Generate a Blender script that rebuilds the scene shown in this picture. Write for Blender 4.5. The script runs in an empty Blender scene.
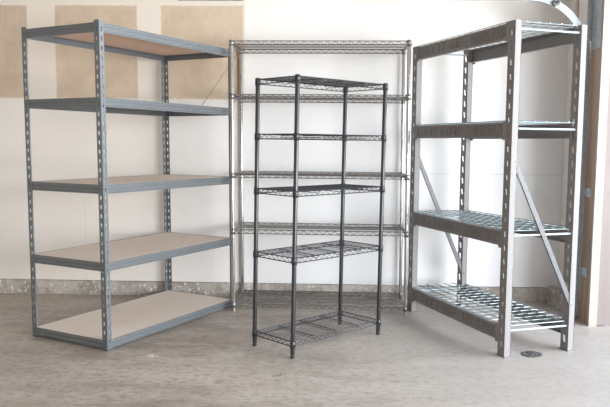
import bpy, bmesh, math, random
from mathutils import Vector, Matrix
random.seed(7)
S = bpy.context.scene
C = S.collection

# ------------------------------------------------------------------ materials
def mat(name, col, rough=.5, metal=0., spec=.5):
    m = bpy.data.materials.new(name); m.use_nodes = True
    b = m.node_tree.nodes['Principled BSDF']
    b.inputs['Base Color'].default_value = (*col, 1)
    b.inputs['Roughness'].default_value = rough
    b.inputs['Metallic'].default_value = metal
    b.inputs['Specular IOR Level'].default_value = spec
    return m, m.node_tree, b

class NT:
    """tiny helper for node trees"""
    def __init__(s, nt): s.nt = nt; s.N = nt.nodes; s.L = nt.links
    def coord(s, out='Object'):
        return s.N.new('ShaderNodeTexCoord').outputs[out]
    def noise(s, vec, scale, detail=4, rough=.55, out='Fac'):
        n = s.N.new('ShaderNodeTexNoise'); n.inputs['Scale'].default_value = scale
        n.inputs['Detail'].default_value = detail; n.inputs['Roughness'].default_value = rough
        s.L.new(vec, n.inputs['Vector']); return n.outputs[out]
    def voro(s, vec, scale):
        n = s.N.new('ShaderNodeTexVoronoi'); n.inputs['Scale'].default_value = scale
        s.L.new(vec, n.inputs['Vector']); return n.outputs['Distance']
    def scale(s, vec, v):
        n = s.N.new('ShaderNodeMapping'); n.inputs['Scale'].default_value = v
        s.L.new(vec, n.inputs['Vector']); return n.outputs['Vector']
    def sep(s, vec):
        n = s.N.new('ShaderNodeSeparateXYZ'); s.L.new(vec, n.inputs[0]); return n.outputs
    def math(s, op, a, b=None, c=None):
        n = s.N.new('ShaderNodeMath'); n.operation = op
        for i, v in enumerate((a, b, c)):
            if v is None: continue
            if isinstance(v, (int, float)): n.inputs[i].default_value = v
            else: s.L.new(v, n.inputs[i])
        return n.outputs[0]
    def step(s, v, a, b):
        n = s.N.new('ShaderNodeMapRange'); n.interpolation_type = 'SMOOTHSTEP'
        s.L.new(v, n.inputs['Value']); n.inputs['From Min'].default_value = a; n.inputs['From Max'].default_value = b
        return n.outputs['Result']
    def mix(s, f, a, b):
        n = s.N.new('ShaderNodeMix'); n.data_type = 'RGBA'
        if isinstance(f, (int, float)): n.inputs[0].default_value = f
        else: s.L.new(f, n.inputs[0])
        for i, v in ((6, a), (7, b)):
            if isinstance(v, tuple): n.inputs[i].default_value = (*v, 1)
            else: s.L.new(v, n.inputs[i])
        return n.outputs[2]
    def bump(s, h, strength, dist, bsdf):
        n = s.N.new('ShaderNodeBump'); n.inputs['Strength'].default_value = strength
        n.inputs['Distance'].default_value = dist
        s.L.new(h, n.inputs['Height']); s.L.new(n.outputs[0], bsdf.inputs['Normal'])

def painted_steel(name, c1, c2, rough, metal=.0, grain=260, bump=.15, spec=.5):
    m, nt, b = mat(name, c1, rough, metal, spec); t = NT(nt); co = t.coord()
    f = t.step(t.noise(co, grain, 3), .35, .68)
    nt.links.new(t.mix(f, c1, c2), b.inputs['Base Color'])
    t.bump(t.noise(co, grain, 2), bump, .001, b)
    return m

M = {}
M['slate'] = painted_steel('slate_powder_coat', (.150, .163, .172), (.20, .214, .224), .36, .30)
M['silver'] = painted_steel('grey_vein_paint', (.215, .204, .20), (.305, .29, .284), .62, .0, 180, .2, .2)
M['chrome'] = painted_steel('chrome_wire', (.29, .285, .28), (.35, .34, .335), .27, .85, 60, .02)
M['chrome_pole'] = painted_steel('chrome_pole', (.56, .555, .54), (.62, .61, .60), .20, .9, 60, .01)
M['black'] = painted_steel('black_epoxy', (.018, .019, .023), (.030, .031, .036), .34, .05, 120, .05, .7)
M['galv'] = painted_steel('galvanised_steel', (.36, .40, .43), (.46, .50, .53), .38, .3, 40, .05)
M['zinc'] = painted_steel('zinc_wire', (.30, .37, .38), (.40, .46, .47), .36, .45, 60, .03)
M['brace'] = painted_steel('dark_grey_paint', (.10, .10, .105), (.15, .148, .15), .5, .1, 150, .1)
M['rubber'] = painted_steel('black_plastic', (.02, .02, .022), (.03, .03, .032), .6)
M['iron'] = painted_steel('cast_iron', (.05, .05, .055), (.22, .22, .215), .5, .4, 120, .3)

def board_mat():
    m, nt, b = mat('particleboard', (.66, .56, .45), .75); t = NT(nt); co = t.coord()
    f1 = t.step(t.noise(co, 220, 3), .3, .7); f2 = t.step(t.noise(co, 6, 3), .3, .7)
    c = t.mix(f1, (.70, .61, .53), (.80, .73, .65)); c = t.mix(t.math('MULTIPLY', f2, .35), c, (.70, .60, .51))
    g = nt.nodes.new('ShaderNodeNewGeometry'); nz = t.sep(g.outputs['Normal'])[2]      # downward faces browner: warm floor bounce put into the colour
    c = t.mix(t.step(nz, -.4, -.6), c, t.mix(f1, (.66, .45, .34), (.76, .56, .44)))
    nt.links.new(c, b.inputs['Base Color']); t.bump(t.noise(co, 220, 3), .1, .001, b)
    return m
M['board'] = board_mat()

def concrete_floor():
    m, nt, b = mat('concrete_floor', (.35, .32, .29), .45); t = NT(nt); co = t.coord()
    st = t.scale(co, (.55, 1.5, 1))
    a = t.step(t.noise(st, 1.3, 6, .62), .32, .68)
    c = t.mix(a, (.268, .220, .180), (.47, .412, .355))
    bl = t.step(t.noise(t.scale(co, (.7, 1.6, 1)), 4.5, 8, .7), .42, .66)
    c = t.mix(t.math('MULTIPLY', bl, .6), c, (.50, .455, .405))
    dk = t.step(t.noise(t.scale(co, (.8, 1.3, 1)), 7, 10, .78), .56, .68)
    c = t.mix(t.math('MULTIPLY', dk, .8), c, (.13, .105, .085))
    fine = t.step(t.noise(t.scale(co, (.8, 1.2, 1)), 26, 8, .8), .46, .62)
    c = t.mix(t.math('MULTIPLY', fine, .48), c, (.13, .108, .09))
    # daylight painted into the floor colour: paler towards the door opening
    xs = t.sep(co)
    door_light = t.math('MULTIPLY', t.step(t.math('ADD', xs[0], t.math('MULTIPLY', t.noise(co, 2, 4), .6)), .1, 1.5), .75)
    c = t.mix(t.math('MULTIPLY', door_light, t.math('SUBTRACT', 1.0, t.math('MULTIPLY', fine, .35))), c, (.41, .385, .357))
    # white paint drips
    d = t.voro(co, 7.5); sp = t.step(t.noise(co, 2.1, 2), .60, .66)
    fl = t.math('MULTIPLY', t.step(d, .075, .05), sp)
    c = t.mix(fl, c, (.75, .73, .70))
    # one splash of white filler beside the left unit
    dx = t.math('SUBTRACT', xs[0], -.838); dy = t.math('SUBTRACT', xs[1], 3.76)
    rr = t.math('SQRT', t.math('ADD', t.math('MULTIPLY', dx, dx), t.math('MULTIPLY', dy, dy)))
    near = t.step(t.math('ADD', rr, t.math('MULTIPLY', t.noise(co, 60, 6, .85), .34)), .200, .175)
    c = t.mix(t.math('MULTIPLY', near, .9), c, (.78, .76, .74))
    nt.links.new(c, b.inputs['Base Color'])
    r = t.math('ADD', t.math('MULTIPLY', a, .18), .38); nt.links.new(r, b.inputs['Roughness'])
    t.bump(t.noise(co, 40, 6, .7), .12, .004, b)
    return m
M['floor'] = concrete_floor()

def wall_back_mat():
    m, nt, b = mat('drywall_back', (.8, .78, .75), .85, 0, .25); t = NT(nt); co = t.coord()
    jig = t.scale(co, (1, 1, 1)); nz = t.math('MULTIPLY', t.math('SUBTRACT', t.noise(jig, 26, 5, .65), .5), .022)
    xs = t.sep(co); x = t.math('ADD', xs[0], nz); z = t.math('ADD', xs[2], nz)
    clean = t.step(t.noise(co, 1.2, 4), .3, .7)
    white = t.mix(clean, (.80, .797, .795), (.85, .847, .845))
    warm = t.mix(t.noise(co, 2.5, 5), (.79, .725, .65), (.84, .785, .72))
    # left part is warmer
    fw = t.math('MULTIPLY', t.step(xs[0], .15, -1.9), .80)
    fw = t.math('ADD', fw, t.math('MULTIPLY', t.step(xs[2], 1.2, 2.3), .42))  # upper wall colour toned down to offset light from the high lamp
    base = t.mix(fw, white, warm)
    # bands of joint compound
    band = t.math('MULTIPLY', t.step(z, 1.485, 1.50), t.step(x, -.445, -.46))
    base = t.mix(t.math('MULTIPLY', band, .35), base, (.66, .57, .48))
    # bare drywall patches between the joints
    def rect(x0, x1, z0, z1, s=.008):
        f = t.math('MULTIPLY', t.step(x, x0 - s, x0 + s), t.step(x, x1 + s, x1 - s))
        return t.math('MULTIPLY', f, t.math('MULTIPLY', t.step(z, z0 - s, z0 + s), t.step(z, z1 + s, z1 - s)))
    tan = t.mix(t.step(t.noise(co, 3.2, 7, .68), .3, .7), (.51, .395, .285), (.63, .51, .385))
    tan = t.mix(t.math('MULTIPLY', t.step(t.noise(t.scale(co, (3, 1, .35)), 8, 5), .52, .72), .3), tan, (.66, .57, .47))
    for r in ((-4, -2.085, 1.498, 2.178), (-1.872, -1.258, 1.498, 2.178), (-1.078, -.467, 1.498, 2.178)):
        base = t.mix(t.math('MULTIPLY', rect(*r), .92), base, tan)
    # tape seam and scattered nail dimples / scuffs
    seam = t.math('MULTIPLY', t.step(t.math('ABSOLUTE', t.math('SUBTRACT', xs[2], .960)), .006, .001), t.step(xs[0], .66, .76))
    base = t.mix(t.math('MULTIPLY', seam, .35), base, (.50, .47, .45))
    seam2 = t.math('MULTIPLY', t.step(t.math('ABSOLUTE', t.math('SUBTRACT', xs[0], -1.675)), .005, .001), t.step(xs[2], .75, .7))
    base = t.mix(t.math('MULTIPLY', seam2, .2), base, (.46, .41, .36))
    # diagonal crack on the third patch
    ln = t.math('SUBTRACT', t.math('SUBTRACT', xs[2], 1.455), t.math('MULTIPLY', t.math('ADD', t.math('ADD', xs[0], .772), t.math('MULTIPLY', nz, .3)), 1.45))
    ck = t.math('MULTIPLY', t.step(t.math('ABSOLUTE', ln), .013, .004), t.math('MULTIPLY', t.step(xs[0], -.79, -.77), t.step(xs[0], -.50, -.53)))
    base = t.mix(t.math('MULTIPLY', ck, .6), base, (.33, .25, .2))
    dots = t.math('MULTIPLY', t.step(t.voro(t.scale(co, (1, .02, 1)), 3.6), .035, .02), t.step(t.noise(co, 1.7, 2), .5, .54))
    base = t.mix(t.math('MULTIPLY', dots, .5), base, (.36, .31, .27))
    scf = t.math('MULTIPLY', t.step(t.noise(t.scale(co, (1, 1, 1.4)), 14, 8, .8), .63, .74), t.step(xs[2], .75, .2))
    base = t.mix(t.math('MULTIPLY', scf, .22), base, (.45, .41, .38))
    nt.links.new(base, b.inputs['Base Color'])
    t.bump(t.noise(co, 18, 6, .6), .08, .01, b)
    return m
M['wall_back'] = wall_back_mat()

def plain_noise(name, a, b_, scale, rough=.8, bump=.1, dist=.004, stretch=(1, 1, 1), lo=.3, hi=.7):
    m, nt, b = mat(name, a, rough, 0, .3); t = NT(nt); co = t.scale(t.coord(), stretch)
    n = t.noise(co, scale, 6, .65)
    nt.links.new(t.mix(t.step(n, lo, hi), a, b_), b.inputs['Base Color']); t.bump(n, bump, dist, b)
    return m
M['wall'] = plain_noise('painted_wall', (.40, .36, .32), (.48, .44, .40), 4)
M['wall_right'] = plain_noise('bare_wall_right', (.76, .71, .68), (.82, .78, .75), 5)
M['wall_dim'] = plain_noise('unpainted_wall', (.15, .105, .075), (.20, .145, .105), 3)
M['ceiling'] = plain_noise('ceiling_paint', (.50, .45, .40), (.56, .51, .46), 4)
M['drive'] = plain_noise('driveway_concrete', (.55, .53, .5), (.66, .64, .6), 6)
M['brown_wood'] = plain_noise('stained_jamb', (.27, .19, .14), (.42, .31, .24), 14, .7, .15, .003, (1, 1, .06))
M['cream_wood'] = plain_noise('cream_paint', (.36, .315, .27), (.41, .365, .315), 9, .6, .05, .002, (1, 1, .1))
M['pink_wood'] = plain_noise('pinkish_paint', (.215, .180, .170), (.255, .216, .205), 9, .6, .05, .002, (1, 1, .1))
M['tan_wood'] = plain_noise('tan_strip', (.50, .43, .35), (.58, .50, .42), 9, .7, .05, .002, (1, 1, .1))
M['dark_wood'] = plain_noise('dark_batten', (.10, .085, .08), (.16, .14, .13), 20)

def curb_mat():
    m, nt, b = mat('concrete_curb', (.5, .47, .43), .85, 0, .3); t = NT(nt); co = t.coord()
    c = t.mix(t.step(t.noise(co, 5, 7, .7), .35, .65), (.30, .262, .228), (.52, .475, .43))
    peel = t.step(t.noise(co, 30, 9, .8), .54, .60)
    msk = t.step(t.noise(co, 3.1, 3), .40, .58)
    c = t.mix(t.math('MULTIPLY', peel, t.math('ADD', t.math('MULTIPLY', msk, .7), .3)), c, (.88, .86, .83))
    pit = t.step(t.noise(co, 34, 8, .8), .56, .63)
    c = t.mix(t.math('MULTIPLY', pit, .7), c, (.15, .125, .105))
    nt.links.new(c, b.inputs['Base Color']); t.bump(t.noise(co, 45, 8, .8), .5, .008, b)
    return m
M['curb'] = curb_mat()

# ------------------------------------------------------------------ mesh helpers
def link(name, bm, m, parent=None, smooth=False):
    me = bpy.data.meshes.new(name); bm.normal_update(); bm.to_mesh(me); bm.free()
    me.materials.append(m)
    if smooth:
        for p in me.polygons: p.use_smooth = True
    o = bpy.data.objects.new(name, me); C.objects.link(o)
    if parent: o.parent = parent
    return o

def box(bm, x0, x1, y0, y1, z0, z1):
    vs = [bm.verts.new((x, y, z)) for z in (z0, z1) for y in (y0, y1) for x in (x0, x1)]
    for f in ((0, 2, 3, 1), (4, 5, 7, 6), (0, 1, 5, 4), (2, 6, 7, 3), (0, 4, 6, 2), (1, 3, 7, 5)):
        bm.faces.new([vs[i] for i in f])

def tube(bm, pts, r, n=6, cap=True):
    pts = [Vector(p) for p in pts]; rings = []
    for i, p in enumerate(pts):
        d = (pts[min(i + 1, len(pts) - 1)] - pts[max(i - 1, 0)]).normalized()
        up = Vector((0, 0, 1)) if abs(d.z) < .95 else Vector((1, 0, 0))
        a = d.cross(up).normalized(); b = d.cross(a)
        rings.append([bm.verts.new(p + (a * math.cos(k * 2 * math.pi / n) + b * math.sin(k * 2 * math.pi / n)) * r) for k in range(n)])
    for q, s in zip(rings, rings[1:]):
        for k in range(n): bm.faces.new((q[k], q[(k + 1) % n], s[(k + 1) % n], s[k]))
    if cap: bm.faces.new(rings[0][::-1]); bm.faces.new(rings[-1])

def lathe(bm, prof, n=14, cx=0, cy=0):
    rings = [[bm.verts.new((cx + r * math.cos(k * 2 * math.pi / n), cy + r * math.sin(k * 2 * math.pi / n), z)) for k in range(n)] for r, z in prof]
    for q, s in zip(rings, rings[1:]):
        for k in range(n): bm.faces.new((q[k], q[(k + 1) % n], s[(k + 1) % n], s[k]))
    bm.faces.new(rings[0][::-1]); bm.faces.new(rings[-1])

def extrude_profile(bm, prof, p0, p1, a, b):
    """closed polygon prof (i,j) swept from p0 to p1 in the frame a,b"""
    p0, p1, a, b = Vector(p0), Vector(p1), Vector(a), Vector(b)
    r0 = [bm.verts.new(p0 + a * i + b * j) for i, j in prof]; r1 = [bm.verts.new(p1 + a * i + b * j) for i, j in prof]
    n = len(prof)
    for k in range(n): bm.faces.new((r0[k], r0[(k + 1) % n], r1[(k + 1) % n], r1[k]))
    bm.faces.new(r0[::-1]); bm.faces.new(r1)
    bmesh.ops.recalc_face_normals(bm, faces=bm.faces)

def perforated(bm, origin, sdir, ndir, width, z0, z1, pitch, hole, thick, sc):
    """vertical steel strip with a row of real slots; hole = 8 points around (0,0), sc = slot centre across the width"""
    t = bmesh.new(); o = Vector(origin); s = Vector(sdir); up = Vector((0, 0, 1)); n = Vector(ndir)
    N = int((z1 - z0) / pitch); off = ((z1 - z0) - N * pitch) / 2
    def V(a, z): return t.verts.new(o + s * a + up * z)
    zz = z0
    if off > 1e-5:
        for a, b in ((z0, z0 + off), (z1 - off, z1)): t.faces.new((V(0, a), V(width, a), V(width, b), V(0, b)))
    for i in range(N):
        a = z0 + off + i * pitch; b = a + pitch; c = (a + b) / 2
        P = [(width, c), (width, b), (sc, b), (0, b), (0, c), (0, a), (sc, a), (width, a)]
        ov = [V(*q) for q in P]; hv = [V(sc + hx, c + hz) for hx, hz in hole]
        for k in range(8): t.faces.new((ov[k], ov[(k + 1) % 8], hv[(k + 1) % 8], hv[k]))
    bmesh.ops.remove_doubles(t, verts=t.verts, dist=1e-5)
    ext = bmesh.ops.extrude_face_region(t, geom=list(t.faces), use_keep_orig=True)
    bmesh.ops.translate(t, verts=[g for g in ext['geom'] if isinstance(g, bmesh.types.BMVert)], vec=-n * thick)
    bmesh.ops.recalc_face_normals(t, faces=t.faces)
    me = bpy.data.meshes.new('tmp'); t.to_mesh(me); t.free(); bm.from_mesh(me); bpy.data.meshes.remove(me)

def tag(o, label, cat, group=None):
    o['label'] = label; o['category'] = cat
    if group: o['group'] = group
    return o

def thing(name, label, cat, loc, yaw=0, group=None):
    o = bpy.data.objects.new(name, None); C.objects.link(o); o.empty_display_size = .1
    o.location = loc; o.rotation_euler = (0, 0, yaw)
    return tag(o, label, cat, group)

def copy_part(src, parent, loc, scale=None):
    c = src.copy(); C.objects.link(c); c.parent = parent; c.location = loc
    if scale: c.scale = scale
    for ch in src.children: copy_part(ch, c, ch.location)
    return c

def rack_lean(root, lx, ly):
    """a real unit racks slightly out of square: shift every part sideways with its height"""
    y = root.rotation_euler.z; c, s = math.cos(y), math.sin(y)
    ax, ay = lx * c + ly * s, -lx * s + ly * c
    def bake(o, sc):
        o.data = o.data.copy()
        for v in o.data.vertices: v.co.x *= sc[0]; v.co.y *= sc[1]
        if sc[0] * sc[1] < 0: o.data.flip_normals()
        for ch in o.children: ch.location.x *= sc[0]; ch.location.y *= sc[1]; bake(ch, sc)
    for o in root.children:
        if o.scale.x < 0 or o.scale.y < 0:
            sc = (o.scale.x, o.scale.y); o.scale = (1, 1, 1); bake(o, sc)
    done = set()
    def go(o, top):
        if o.data.name not in done:
            done.add(o.data.name)
            for v in o.data.vertices: v.co.x += v.co.z * ax; v.co.y += v.co.z * ay
        z = o.location.z; o.location.x += z * ax; o.location.y += z * ay
        for ch in o.children: go(ch, False)
    for ch in root.children: go(ch, True)

def struct(name, bm, m, parent=None):
    o = link(name, bm, m, parent)
    if parent is None: o['kind'] = 'structure'
    return o

# ------------------------------------------------------------------ the setting
WY, WM = 5.238, -.035                  # face of the back wall: y = WY + WM*x
wyaw = math.atan(WM)
XR = 1.905                             # inner face of the right wall
DY = 4.50                              # far edge of the garage door opening
XL, YN, ZC = -3.5, -2.4, 2.75

bm = bmesh.new(); box(bm, XL - .1, XR + .1, YN - .1, 5.50, -.12, 0); struct('floor', bm, M['floor'])
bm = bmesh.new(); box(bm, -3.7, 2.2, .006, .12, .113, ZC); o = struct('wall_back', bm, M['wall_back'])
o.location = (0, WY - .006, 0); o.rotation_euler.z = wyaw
bm = bmesh.new(); box(bm, -3.7, 2.2, .004, .12, 0, .109); o = struct('baseboard_back', bm, M['curb'])
o.location = (0, WY - .006, 0); o.rotation_euler.z = wyaw
bm = bmesh.new(); box(bm, XR, XR + .12, DY + .02, 5.30, 0, ZC); box(bm, XR, XR + .12, YN, DY + .02, 2.5, ZC)
box(bm, XR, XR + .12, YN, -2.2, 0, 2.5); struct('wall_right', bm, M['wall_right'])
bm = bmesh.new(); box(bm, 1.825, XR + .01, 4.72, 5.30, 0, .125); struct('baseboard_right', bm, M['curb'])
bm = bmesh.new(); box(bm, XL - .1, XL, YN, 5.45, 0, ZC); struct('wall_left', bm, M['wall'])
bm = bmesh.new(); box(bm, XL - .1, XR + .12, YN - .1, YN, 0, ZC); struct('wall_rear', bm, M['wall_dim'])
bm = bmesh.new(); box(bm, XL - .1, XR + .12, YN - .1, 5.45, ZC, ZC + .1); struct('ceiling', bm, M['ceiling'])
bm = bmesh.new(); box(bm, XR + .1, 9, -8, 9, -.14, -.02); struct('driveway', bm, M['drive'])
# dark batten along the top of the picture, drywall corner strip, door jamb boards
bm = bmesh.new(); box(bm, -.945, -.465, -.02, .004, 2.215, 2.25); o = struct('trim_1', bm, M['dark_wood'])
o.location = (0, WY - .006, 0); o.rotation_euler.z = wyaw
bm = bmesh.new(); box(bm, 1.866, XR + .02, DY + .004, 4.655, 0, 2.6); struct('trim_2', bm, M['brown_wood'])
bm = bmesh.new(); box(bm, 1.864, 1.917, DY - .02, DY + .004, .0, 2.6); struct('trim_3', bm, M['cream_wood'])
bm = bmesh.new(); box(bm, 1.917, 1.98, DY - .012, DY + .02, .006, 2.6); box(bm, 1.98, 2.09, DY + .01, DY + .12, -.02, 2.6); struct('trim_4', bm, M['pink_wood'])
bm = bmesh.new(); box(bm, XR - .012, XR + .01, 5.00, 5.04, .125, ZC); struct('trim_5', bm, M['tan_wood'])

# ------------------------------------------------------------------ left: boltless unit with particleboard shelves
W_, D_, H_ = 1.2592, .607, 1.8294
LV = [1.8175, 1.416, .937, .502, .0575]
L = thing('boltless_shelving_unit', 'slate grey slotted steel shelving unit with five solid particleboard shelves, standing at left', 'shelving unit',
          (-1.1047, 3.8372, 0), 1.07046)
key = [(.0056, 0), (.0052, .009), (0, .0125), (-.0052, .009), (-.0056, 0), (-.004, -.011), (0, -.0135), (.004, -.011)]
FL_ = .036; TH = .0022
bm = bmesh.new()
perforated(bm, (0, 0, 0), (1, 0, 0), (0, -1, 0), FL_, .004, H_, .0508, key, TH, .019)
perforated(bm, (0, 0, 0), (0, 1, 0), (-1, 0, 0), FL_, .004, H_, .0508, key, TH, .019)
post = link('post', bm, M['slate'], L)
bm = bmesh.new(); box(bm, 0, .036, 0, .012, 0, .004); box(bm, 0, .012, .012, .036, 0, .004)
foot = link('foot_cap', bm, M['rubber'], post)
p1 = copy_part(post, L, (W_, 0, 0), (-1, 1, 1)); p2 = copy_part(post, L, (0, D_, 0), (1, -1, 1)); p3 = copy_part(post, L, (W_, D_, 0), (-1, -1, 1))
# rolled beam: outer face with two raised ribs, inward ledge that carries the board
BH = .051
bprof = [(0, 0), (0, -.006), (-.0035, -.010), (-.0035, -.019), (0, -.023), (0, -.029), (-.0035, -.033), (-.0035, -.042), (0, -.046), (0, -BH),
         (.010, -BH), (.010, -BH + .002), (.003, -BH + .002), (.003, -.016), (.022, -.016), (.022, -.014), (.003, -.014), (.003, 0)]
def beam(p0, p1, inward):
    bm = bmesh.new(); extrude_profile(bm, bprof, p0, p1, inward, (0, 0, 1))
    d = (Vector(p1) - Vector(p0)).normalized()
    for base, sgn in ((Vector(p0), 1), (Vector(p1), -1)):        # rivets
        for zz in (-.0125, -.0385):
            c = base + d * sgn * .014 + Vector((0, 0, zz)); w = Vector(inward)
            tube(bm, [c - w * .0062, c], .0042, 8)
    return bm
e = .0062
bl = [link('shelf_beam', beam((.004, e, 0), (W_ - .004, e, 0), (0, 1, 0)), M['slate'], L),
      link('shelf_beam', beam((.004, D_ - e, 0), (W_ - .004, D_ - e, 0), (0, -1, 0)), M['slate'], L),
      link('shelf_beam', beam((e, .010, 0), (e, D_ - .010, 0), (1, 0, 0)), M['slate'], L),
      link('shelf_beam', beam((W_ - e, .010, 0), (W_ - e, D_ - .010, 0), (-1, 0, 0)), M['slate'], L)]
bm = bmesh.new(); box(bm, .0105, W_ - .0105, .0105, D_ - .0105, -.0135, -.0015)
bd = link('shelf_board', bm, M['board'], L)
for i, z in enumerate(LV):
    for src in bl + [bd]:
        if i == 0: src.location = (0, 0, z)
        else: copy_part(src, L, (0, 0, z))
rack_lean(L, -.0069, -.0037)

# ------------------------------------------------------------------ wire units
def wire_shelf(bm, w, d, pr, pitch, along_x, ribs, rw, rail, zig, dw):
    """perimeter trusses, deck wires, cross ribs; top at z=0, corners at post centres"""
    c = pr + .003
    h = .026
    sides = [((c, 0), (w - c, 0)), ((c, d), (w - c, d)), ((0, c), (0, d - c)), ((w, c), (w, d - c))]
    for a, b in sides:
        a, b = Vector((*a, 0)), Vector((*b, 0)); ln = (b - a).length; dr = (b - a).normalized()
        for z in (-.003, -.003 - h): tube(bm, [a + Vector((0, 0, z)), b + Vector((0, 0, z))], rail, 6)
        n = max(2, round(ln / zig)) ; pts = []
        for k in range(2 * n + 1): pts.append(a + dr * ln * k / (2 * n) + Vector((0, 0, -.005 if k % 2 == 0 else -.001 - h)))
        tube(bm, pts, rw, 4)
    if along_x:
        n = round((d - .02) / pitch)
        for k in range(n):
            y = d * (k + .5) / n; tube(bm, [(.0, y, -.001), (w, y, -.001)], dw, 5)
        for k in range(1, ribs + 1):
            x = w * k / (ribs + 1)
            tube(bm, [(x, 0, -.006), (x, d, -.006)], rail, 6); tube(bm, [(x, 0, -.018), (x, d, -.018)], rw, 5)
    else:
        n = round((w - .02) / pitch)
        for k in range(n):
            x = w * (k + .5) / n; tube(bm, [(x, 0, -.001), (x, d, -.001)], dw, 5)
        for k in range(1, ribs + 1):
            y = d * k / (ribs + 1)
            tube(bm, [(0, y, -.006), (w, y, -.006)], rail, 6); tube(bm, [(0, y, -.018), (w, y, -.018)], rw, 5)

def wire_unit(label, loc, yaw, w, d, h, levels, m, pm, foot_m, pitch, along_x, ribs, rw, rail, zig, dw, lean):
    t = thing('wire_shelving_unit', label, 'shelving unit', loc, yaw)
    r = .0127
    prof = [(r - .001, .030)]
    prof += [(r, .034), (r, h - .006), (r - .003, h)]
    bm = bmesh.new(); lathe(bm, prof, 14); pole = link('post', bm, pm, t, True)
    bm = bmesh.new(); lathe(bm, [(.0110, 0), (.0122, .002), (.0122, .012), (.009, .014), (.009, .020), (.0125, .020), (.0125, .031)], 14)
    link('levelling_foot', bm, foot_m, pole)
    bm = bmesh.new(); lathe(bm, [(r + .0004, h - .007), (r + .0004, h - .001), (r - .003, h + .001)], 14); link('post_cap', bm, foot_m, pole)
    for x, y in ((w, 0), (0, d), (w, d)): copy_part(pole, t, (x, y, 0))
    bm = bmesh.new(); wire_shelf(bm, w, d, r, pitch, along_x, ribs, rw, rail, zig, dw)
    sh = link('wire_shelf', bm, m, t)
    bm = bmesh.new(); lathe(bm, [(r + .0005, -.036), (r + .0040, -.036), (r + .0028, .002), (r + .0005, .003)], 14)
    col = link('corner_sleeve', bm, m, sh, True)
    for x, y in ((w, 0), (0, d), (w, d)): copy_part(col, sh, (x, y, 0))
    for i, z in enumerate(levels):
        if i == 0: sh.location = (0, 0, z)
        else: copy_part(sh, t, (0, 0, z))
    rack_lean(t, *lean)
    return t

wire_unit('tall wide chrome wire shelving unit standing against the back wall', (-.491, 4.800, 0), -.0555, 1.193, .432, 1.868,
          [1.8625, 1.506, .968, .580, .063], M['chrome'], M['chrome_pole'], M['chrome_pole'], .021, False, 2,   .0024, .0034, .052, .0018, (-.0086, .0017))
wire_unit('shorter narrow black wire shelving unit standing in front, in the middle of the floor', (-.060, 3.737, 0), .767, .7233, .3246, 1.5375,
          [1.533, 1.2275, .920, .557, .094], M['black'], M['black'], M['rubber'], .024, True, 3, .0020, .0032, .044, .0015, (.00995, .0007))

# ------------------------------------------------------------------ right: heavy rack with wire decks
hw, hd, hh = 1.1685, .466, 1.8396
SK = .028
HV = [1.831, 1.300, .7028, .1693]
Rk = thing('heavy_duty_shelving_rack', 'grey heavy duty steel rack with four wire mesh decks and diagonal braces, standing at right', 'shelving unit',
           (1.1122, 3.7831, 0), 1.8972)
# local x runs from the near end to the far end, local -y from the aisle side to the rear
PW, PD, PT = .062, .040, .0025
slot = [(.010, .002), (.013, .018), (.004, .023), (-.006, .018), (-.011, 0), (-.013, -.017), (-.004, -.023), (.006, -.018)]
bm = bmesh.new()
def post_mesh(bm, k):
    sl = [(a * k, b * (k * .5 + .5)) for a, b in slot]
    perforated(bm, (0, 0, 0), (1, 0, 0), (0, 1, 0), PW, .003, hh, .0775, sl, PT, .032)
    perforated(bm, (0, -PD + PT, 0), (1, 0, 0), (0, 1, 0), PW, .003, hh, .0775, sl, PT, .032)
    box(bm, 0, PT, -PD, 0, .003, hh)
post_mesh(bm, .5)
hp = link('post', bm, M['silver'], Rk)   # front post: narrow slots
bm = bmesh.new(); box(bm, -.012, .07, -PD - .006, .004, 0, .003); fp = link('foot_plate', bm, M['silver'], hp)
bm = bmesh.new(); post_mesh(bm, 1.0); hr = link('post', bm, M['silver'], Rk); hr.location = (0, -hd + PD, 0); copy_part(fp, hr, (0, 0, 0))
hx = hw - PW
copy_part(hp, Rk, (hx, 0, 0)); copy_part(hr, Rk, (hx, -hd + PD + SK, 0))
# box beam with pressed pattern: upright ribs and a few slanted strokes on the outer face
BHH = .083
def heavy_beam(y_out, n):
    bm = bmesh.new(); x0, x1 = PW - .002, hx + .002
    prof = [(0, 0), (0, -.010), (.0025, -.014), (.0025, -BHH + .014), (0, -BHH + .010), (0, -BHH), (.030, -BHH), (.030, -BHH + .003), (.004, -BHH + .003), (.004, -.003), (.034, -.003), (.034, 0)]
    extrude_profile(bm, prof, (x0, y_out, 0), (x1, y_out, 0), (0, -n, 0), (0, 0, 1))
    def rib(x, za, zb, wd=.007, sk=0):
        yo, yi = y_out + n * .0030, y_out - n * .004
        vs = [bm.verts.new((x + q * wd / 2 + (sk if z == zb else 0), y, z)) for y in (yi, yo) for q, z in ((-1, za), (1, za), (1, zb), (-1, zb))]
        for f in ((4, 5, 6, 7), (0, 1, 5, 4), (1, 2, 6, 5), (2, 3, 7, 6), (3, 0, 4, 7)): bm.faces.new([vs[i] for i in f])
    for k in range(15): rib(.10 + k * .024, -.068 + .003 * (k % 2), -.015 - .002 * (k % 3), .0095)
    for k in range(6): rib(.56 + k * .022, -.062, -.022, .006, .020 if k % 2 else -.020)
    for k in range(4): rib(.76 + k * .07, -.062, -.022, .02)
    for xx, s in ((x0, 1), (x1, -1)):                                    # end connectors with hooks
        box(bm, *sorted((xx - s * .012, xx + s * .028)), *sorted((y_out + n * .0025, y_out - n * .001)), -BHH - .012, .004)
    bmesh.ops.recalc_face_normals(bm, faces=bm.faces)
    return bm
fb = link('beam', heavy_beam(-.0015, 1), M['silver'], Rk); rb = link('beam', heavy_beam(.0015, -1), M['silver'], Rk)
rb.rotation_euler.z = math.atan(SK / hw); rb.location = (0, -hd, 0)
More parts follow.
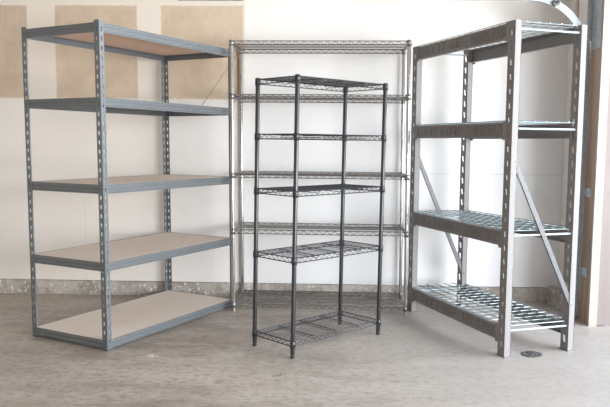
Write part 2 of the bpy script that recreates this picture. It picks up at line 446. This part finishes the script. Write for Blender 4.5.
bm = bmesh.new(); tube(bm, [(.016, -.010, -.034), (.016, -hd + .010, -.034)], .0062, 8)
et = link('end_tube', bm, M['galv'], Rk)
bm = bmesh.new(); tube(bm, [(hx + .006, -.010, -.034), (hx + .006, -hd + SK + .010, -.034)], .0062, 8)
et2 = link('end_tube', bm, M['galv'], Rk)
bm = bmesh.new()
x0, x1, y0, y1 = .070, hx - .006, -.004, -hd + .004
x0, x1 = .020, hx + .050
nx, ny = 16, 6
for k in range(nx + 1):
    x = x0 + (x1 - x0) * k / nx
    y1 = -hd + .004 + SK * x / hw
    q = .046 if x < PW + .006 or x > hx - .006 else 0
    tube(bm, [(x, y0 - q, -.010), (x, y0 - q - .003, .004), (x, y1 + q + .003, .004), (x, y1 + q, -.010)], .0024, 6)
for k in range(ny + 1):
    ya, yb = [y0 - .004 + (-hd + .012 + SK * x / hw - y0) * k / ny for x in (x0, x1)]
    e0, e1 = (x0 - .004, x1 + .004) if 0 < k < ny else (PW + .008, hx - .008)
    tube(bm, [(e0, ya, .0085), (e1, yb, .0085)], .0027, 6)
dk = link('wire_deck', bm, M['zinc'], Rk)
for i, z in enumerate(HV):
    for src in (fb, rb, et, et2, dk):
        yy = -hd if src is rb else 0
        if i == 0: src.location = (0, yy, z)
        else: copy_part(src, Rk, (0, yy, z + (.011 if i > 1 and src in (et, et2) else 0)))
def brace(x, za, zb, hd=hd):
    bm = bmesh.new(); a = Vector((x, -.030, za)); b = Vector((x, -hd + .024, zb)); d = (b - a).normalized(); nrm = Vector((0, -d.z, d.y))
    wv, tv = nrm * .0135, Vector((.006, 0, 0))
    vs = [bm.verts.new(p + wv * i + tv * j) for p in (a - d * .012, b + d * .012) for i, j in ((-1, -1), (1, -1), (1, 1), (-1, 1))]
    for f in ((0, 1, 2, 3), (7, 6, 5, 4), (0, 4, 5, 1), (1, 5, 6, 2), (2, 6, 7, 3), (3, 7, 4, 0)): bm.faces.new([vs[i] for i in f])
    for c in (a, b): tube(bm, [c - Vector((.010, 0, 0)), c + Vector((.010, 0, 0))], .006, 8)
    bmesh.ops.recalc_face_normals(bm, faces=bm.faces)
    return link('diagonal_brace', bm, M['brace'], Rk)
brace(.0095, 1.085, .270); brace(hx + .0095, 1.085, .255, hd - SK)
rack_lean(Rk, -.0021, -.0009)

# ------------------------------------------------------------------ garage door track on the right wall
T = thing('garage_door_track', 'galvanised garage door track curving overhead beside the door opening at right', 'garage door track', (1.845, 4.662, 0))
cp = [(-.022, 0), (.022, 0), (.022, .026), (.014, .026), (.014, .023), (.0195, .023), (.0195, .0025), (-.0195, .0025), (-.0195, .023), (-.014, .023), (-.014, .026), (-.022, .026)]
def sweep(bm, pts, frames):
    rings = []
    for p, (a, b) in zip(pts, frames): rings.append([bm.verts.new(Vector(p) + Vector(a) * i + Vector(b) * j) for i, j in cp])
    n = len(cp)
    for q, s in zip(rings, rings[1:]):
        for k in range(n): bm.faces.new((q[k], q[(k + 1) % n], s[(k + 1) % n], s[k]))
    bm.faces.new(rings[0][::-1]); bm.faces.new(rings[-1]); bmesh.ops.recalc_face_normals(bm, faces=bm.faces)
ZT = 1.74; RT = .40
bm = bmesh.new(); sweep(bm, [(0, 0, .015), (0, 0, ZT)], [((1, 0, 0), (0, 1, 0))] * 2); link('vertical_track', bm, M['galv'], T)
bm = bmesh.new(); pts, fr = [], []
for k in range(13):
    a = k / 12 * math.pi / 2
    pts.append((-RT + RT * math.cos(a), 0, ZT + RT * math.sin(a))); fr.append(((math.cos(a), 0, math.sin(a)), (0, 1, 0)))
pts.append((-1.2, 0, ZT + RT)); fr.append(fr[-1])
sweep(bm, pts, fr); link('curved_track', bm, M['galv'], T)
for z in (.34, .87):
    bm = bmesh.new(); box(bm, .0175, .0208, -.115, -.030, z - .028, z + .028); box(bm, .008, .0208, -.031, .0, z - .024, z + .024)
    tube(bm, [(.013, -.075, z), (.0180, -.075, z)], .007, 6); link('wall_bracket', bm, M['galv'], T)
bm = bmesh.new(); box(bm, .0175, .0205, -.156, -.006, 1.80, 2.25); box(bm, -.016, .0190, -.006, .0, 1.86, 2.25)
tube(bm, [(.012, -.07, 1.93), (.0180, -.07, 1.93)], .008, 6); tube(bm, [(.012, -.07, 2.12), (.0180, -.07, 2.12)], .008, 6)
link('flag_bracket', bm, M['galv'], T)
bm = bmesh.new(); a = math.radians(64)
c = Vector((-RT + RT * math.cos(a), -.012, ZT + RT * math.sin(a)))
tube(bm, [c + Vector((0, -.012, 0)), c + Vector((0, .012, 0))], .022, 14); tube(bm, [c + Vector((0, -.07, 0)), c], .006, 8)
link('roller', bm, M['iron'], T)

# ------------------------------------------------------------------ cover plate let into the floor in front of the rack
bm = bmesh.new()
n = 20
lathe(bm, [(.058, -.004), (.058, .004), (.050, .0075), (.044, .0055), (.018, .0045), (.016, .009), (.004, .010)], n)
for k in range(6):
    a = k * math.pi / 3; d = Vector((math.cos(a), math.sin(a), 0)); q = Vector((-d.y, d.x, 0)) * .004
    vs = [bm.verts.new(d * r_ + q * s + Vector((0, 0, z))) for z in (.004, .0085) for r_, s in ((.018, -1), (.046, -1), (.046, 1), (.018, 1))]
    for f in ((4, 5, 6, 7), (0, 1, 5, 4), (1, 2, 6, 5), (2, 3, 7, 6), (3, 0, 4, 7)): bm.faces.new([vs[i] for i in f])
bmesh.ops.recalc_face_normals(bm, faces=bm.faces)
dr = link('drain_cover', bm, M['iron']); dr.location = (1.290, 3.845, 0)
tag(dr, 'small round dark metal drain cover in the concrete floor below the right-hand rack', 'drain cover')

# ------------------------------------------------------------------ light
def area(name, loc, rot, sx, sy, e, col):
    l = bpy.data.lights.new(name, 'AREA'); l.shape = 'RECTANGLE'; l.size = sx; l.size_y = sy; l.energy = e; l.color = col
    o = bpy.data.objects.new(name, l); C.objects.link(o); o.location = loc; o.rotation_euler = rot; return o
area('daylight_through_door', (4.6, 2.3, 2.05), (0, math.radians(84), 0), 2.2, 4.6, 470, (.90, .955, 1))
o = area('fill_near_door', (4.3, -1.0, 1.05), (0, 0, 0), 3.0, 1.9, 455, (.95, .975, 1))  # unseen softbox added outside the opening as frontal fill
o.rotation_euler = (Vector((-.6, 4.6, .7)) - o.location).to_track_quat('-Z', 'Y').to_euler()
area('ceiling_fill', (.2, .2, 2.70), (0, 0, 0), 2.0, 1.6, 5, (1, .88, .76))  # unseen overhead lamp added for a little warm fill
w = bpy.data.worlds.new('sky'); S.world = w; w.use_nodes = True
nt = w.node_tree; bg = nt.nodes['Background']
sky = nt.nodes.new('ShaderNodeTexSky'); sky.sky_type = 'NISHITA'; sky.sun_disc = False; sky.sun_elevation = math.radians(50); sky.sun_rotation = math.radians(200)
nt.links.new(sky.outputs[0], bg.inputs['Color']); bg.inputs['Strength'].default_value = .28

# ------------------------------------------------------------------ camera
F, PITCH, ROLL, CH, PX, PY = 698.37, .09706, .00924, 1.17543, 304.835, 211.387
cd = bpy.data.cameras.new('camera'); cam = bpy.data.objects.new('camera', cd); C.objects.link(cam)
cd.sensor_fit = 'HORIZONTAL'; cd.sensor_width = 36; cd.lens = F * 36 / 610; cd.clip_start = .05
cd.shift_x = (305 - PX) / 610; cd.shift_y = (PY - 203.5) / 610
c, s = math.cos(PITCH), math.sin(PITCH)
fw = Vector((0, c, -s)); up0 = Vector((0, s, c)); rt0 = Vector((1, 0, 0))
cr, sr = math.cos(ROLL), math.sin(ROLL)
rt = rt0 * cr + up0 * sr; up = -rt0 * sr + up0 * cr
cam.matrix_world = Matrix(((rt.x, up.x, -fw.x, 0), (rt.y, up.y, -fw.y, 0), (rt.z, up.z, -fw.z, CH), (0, 0, 0, 1)))
S.camera = cam
S.view_settings.view_transform = 'Standard'
S.view_settings.exposure = 0.03
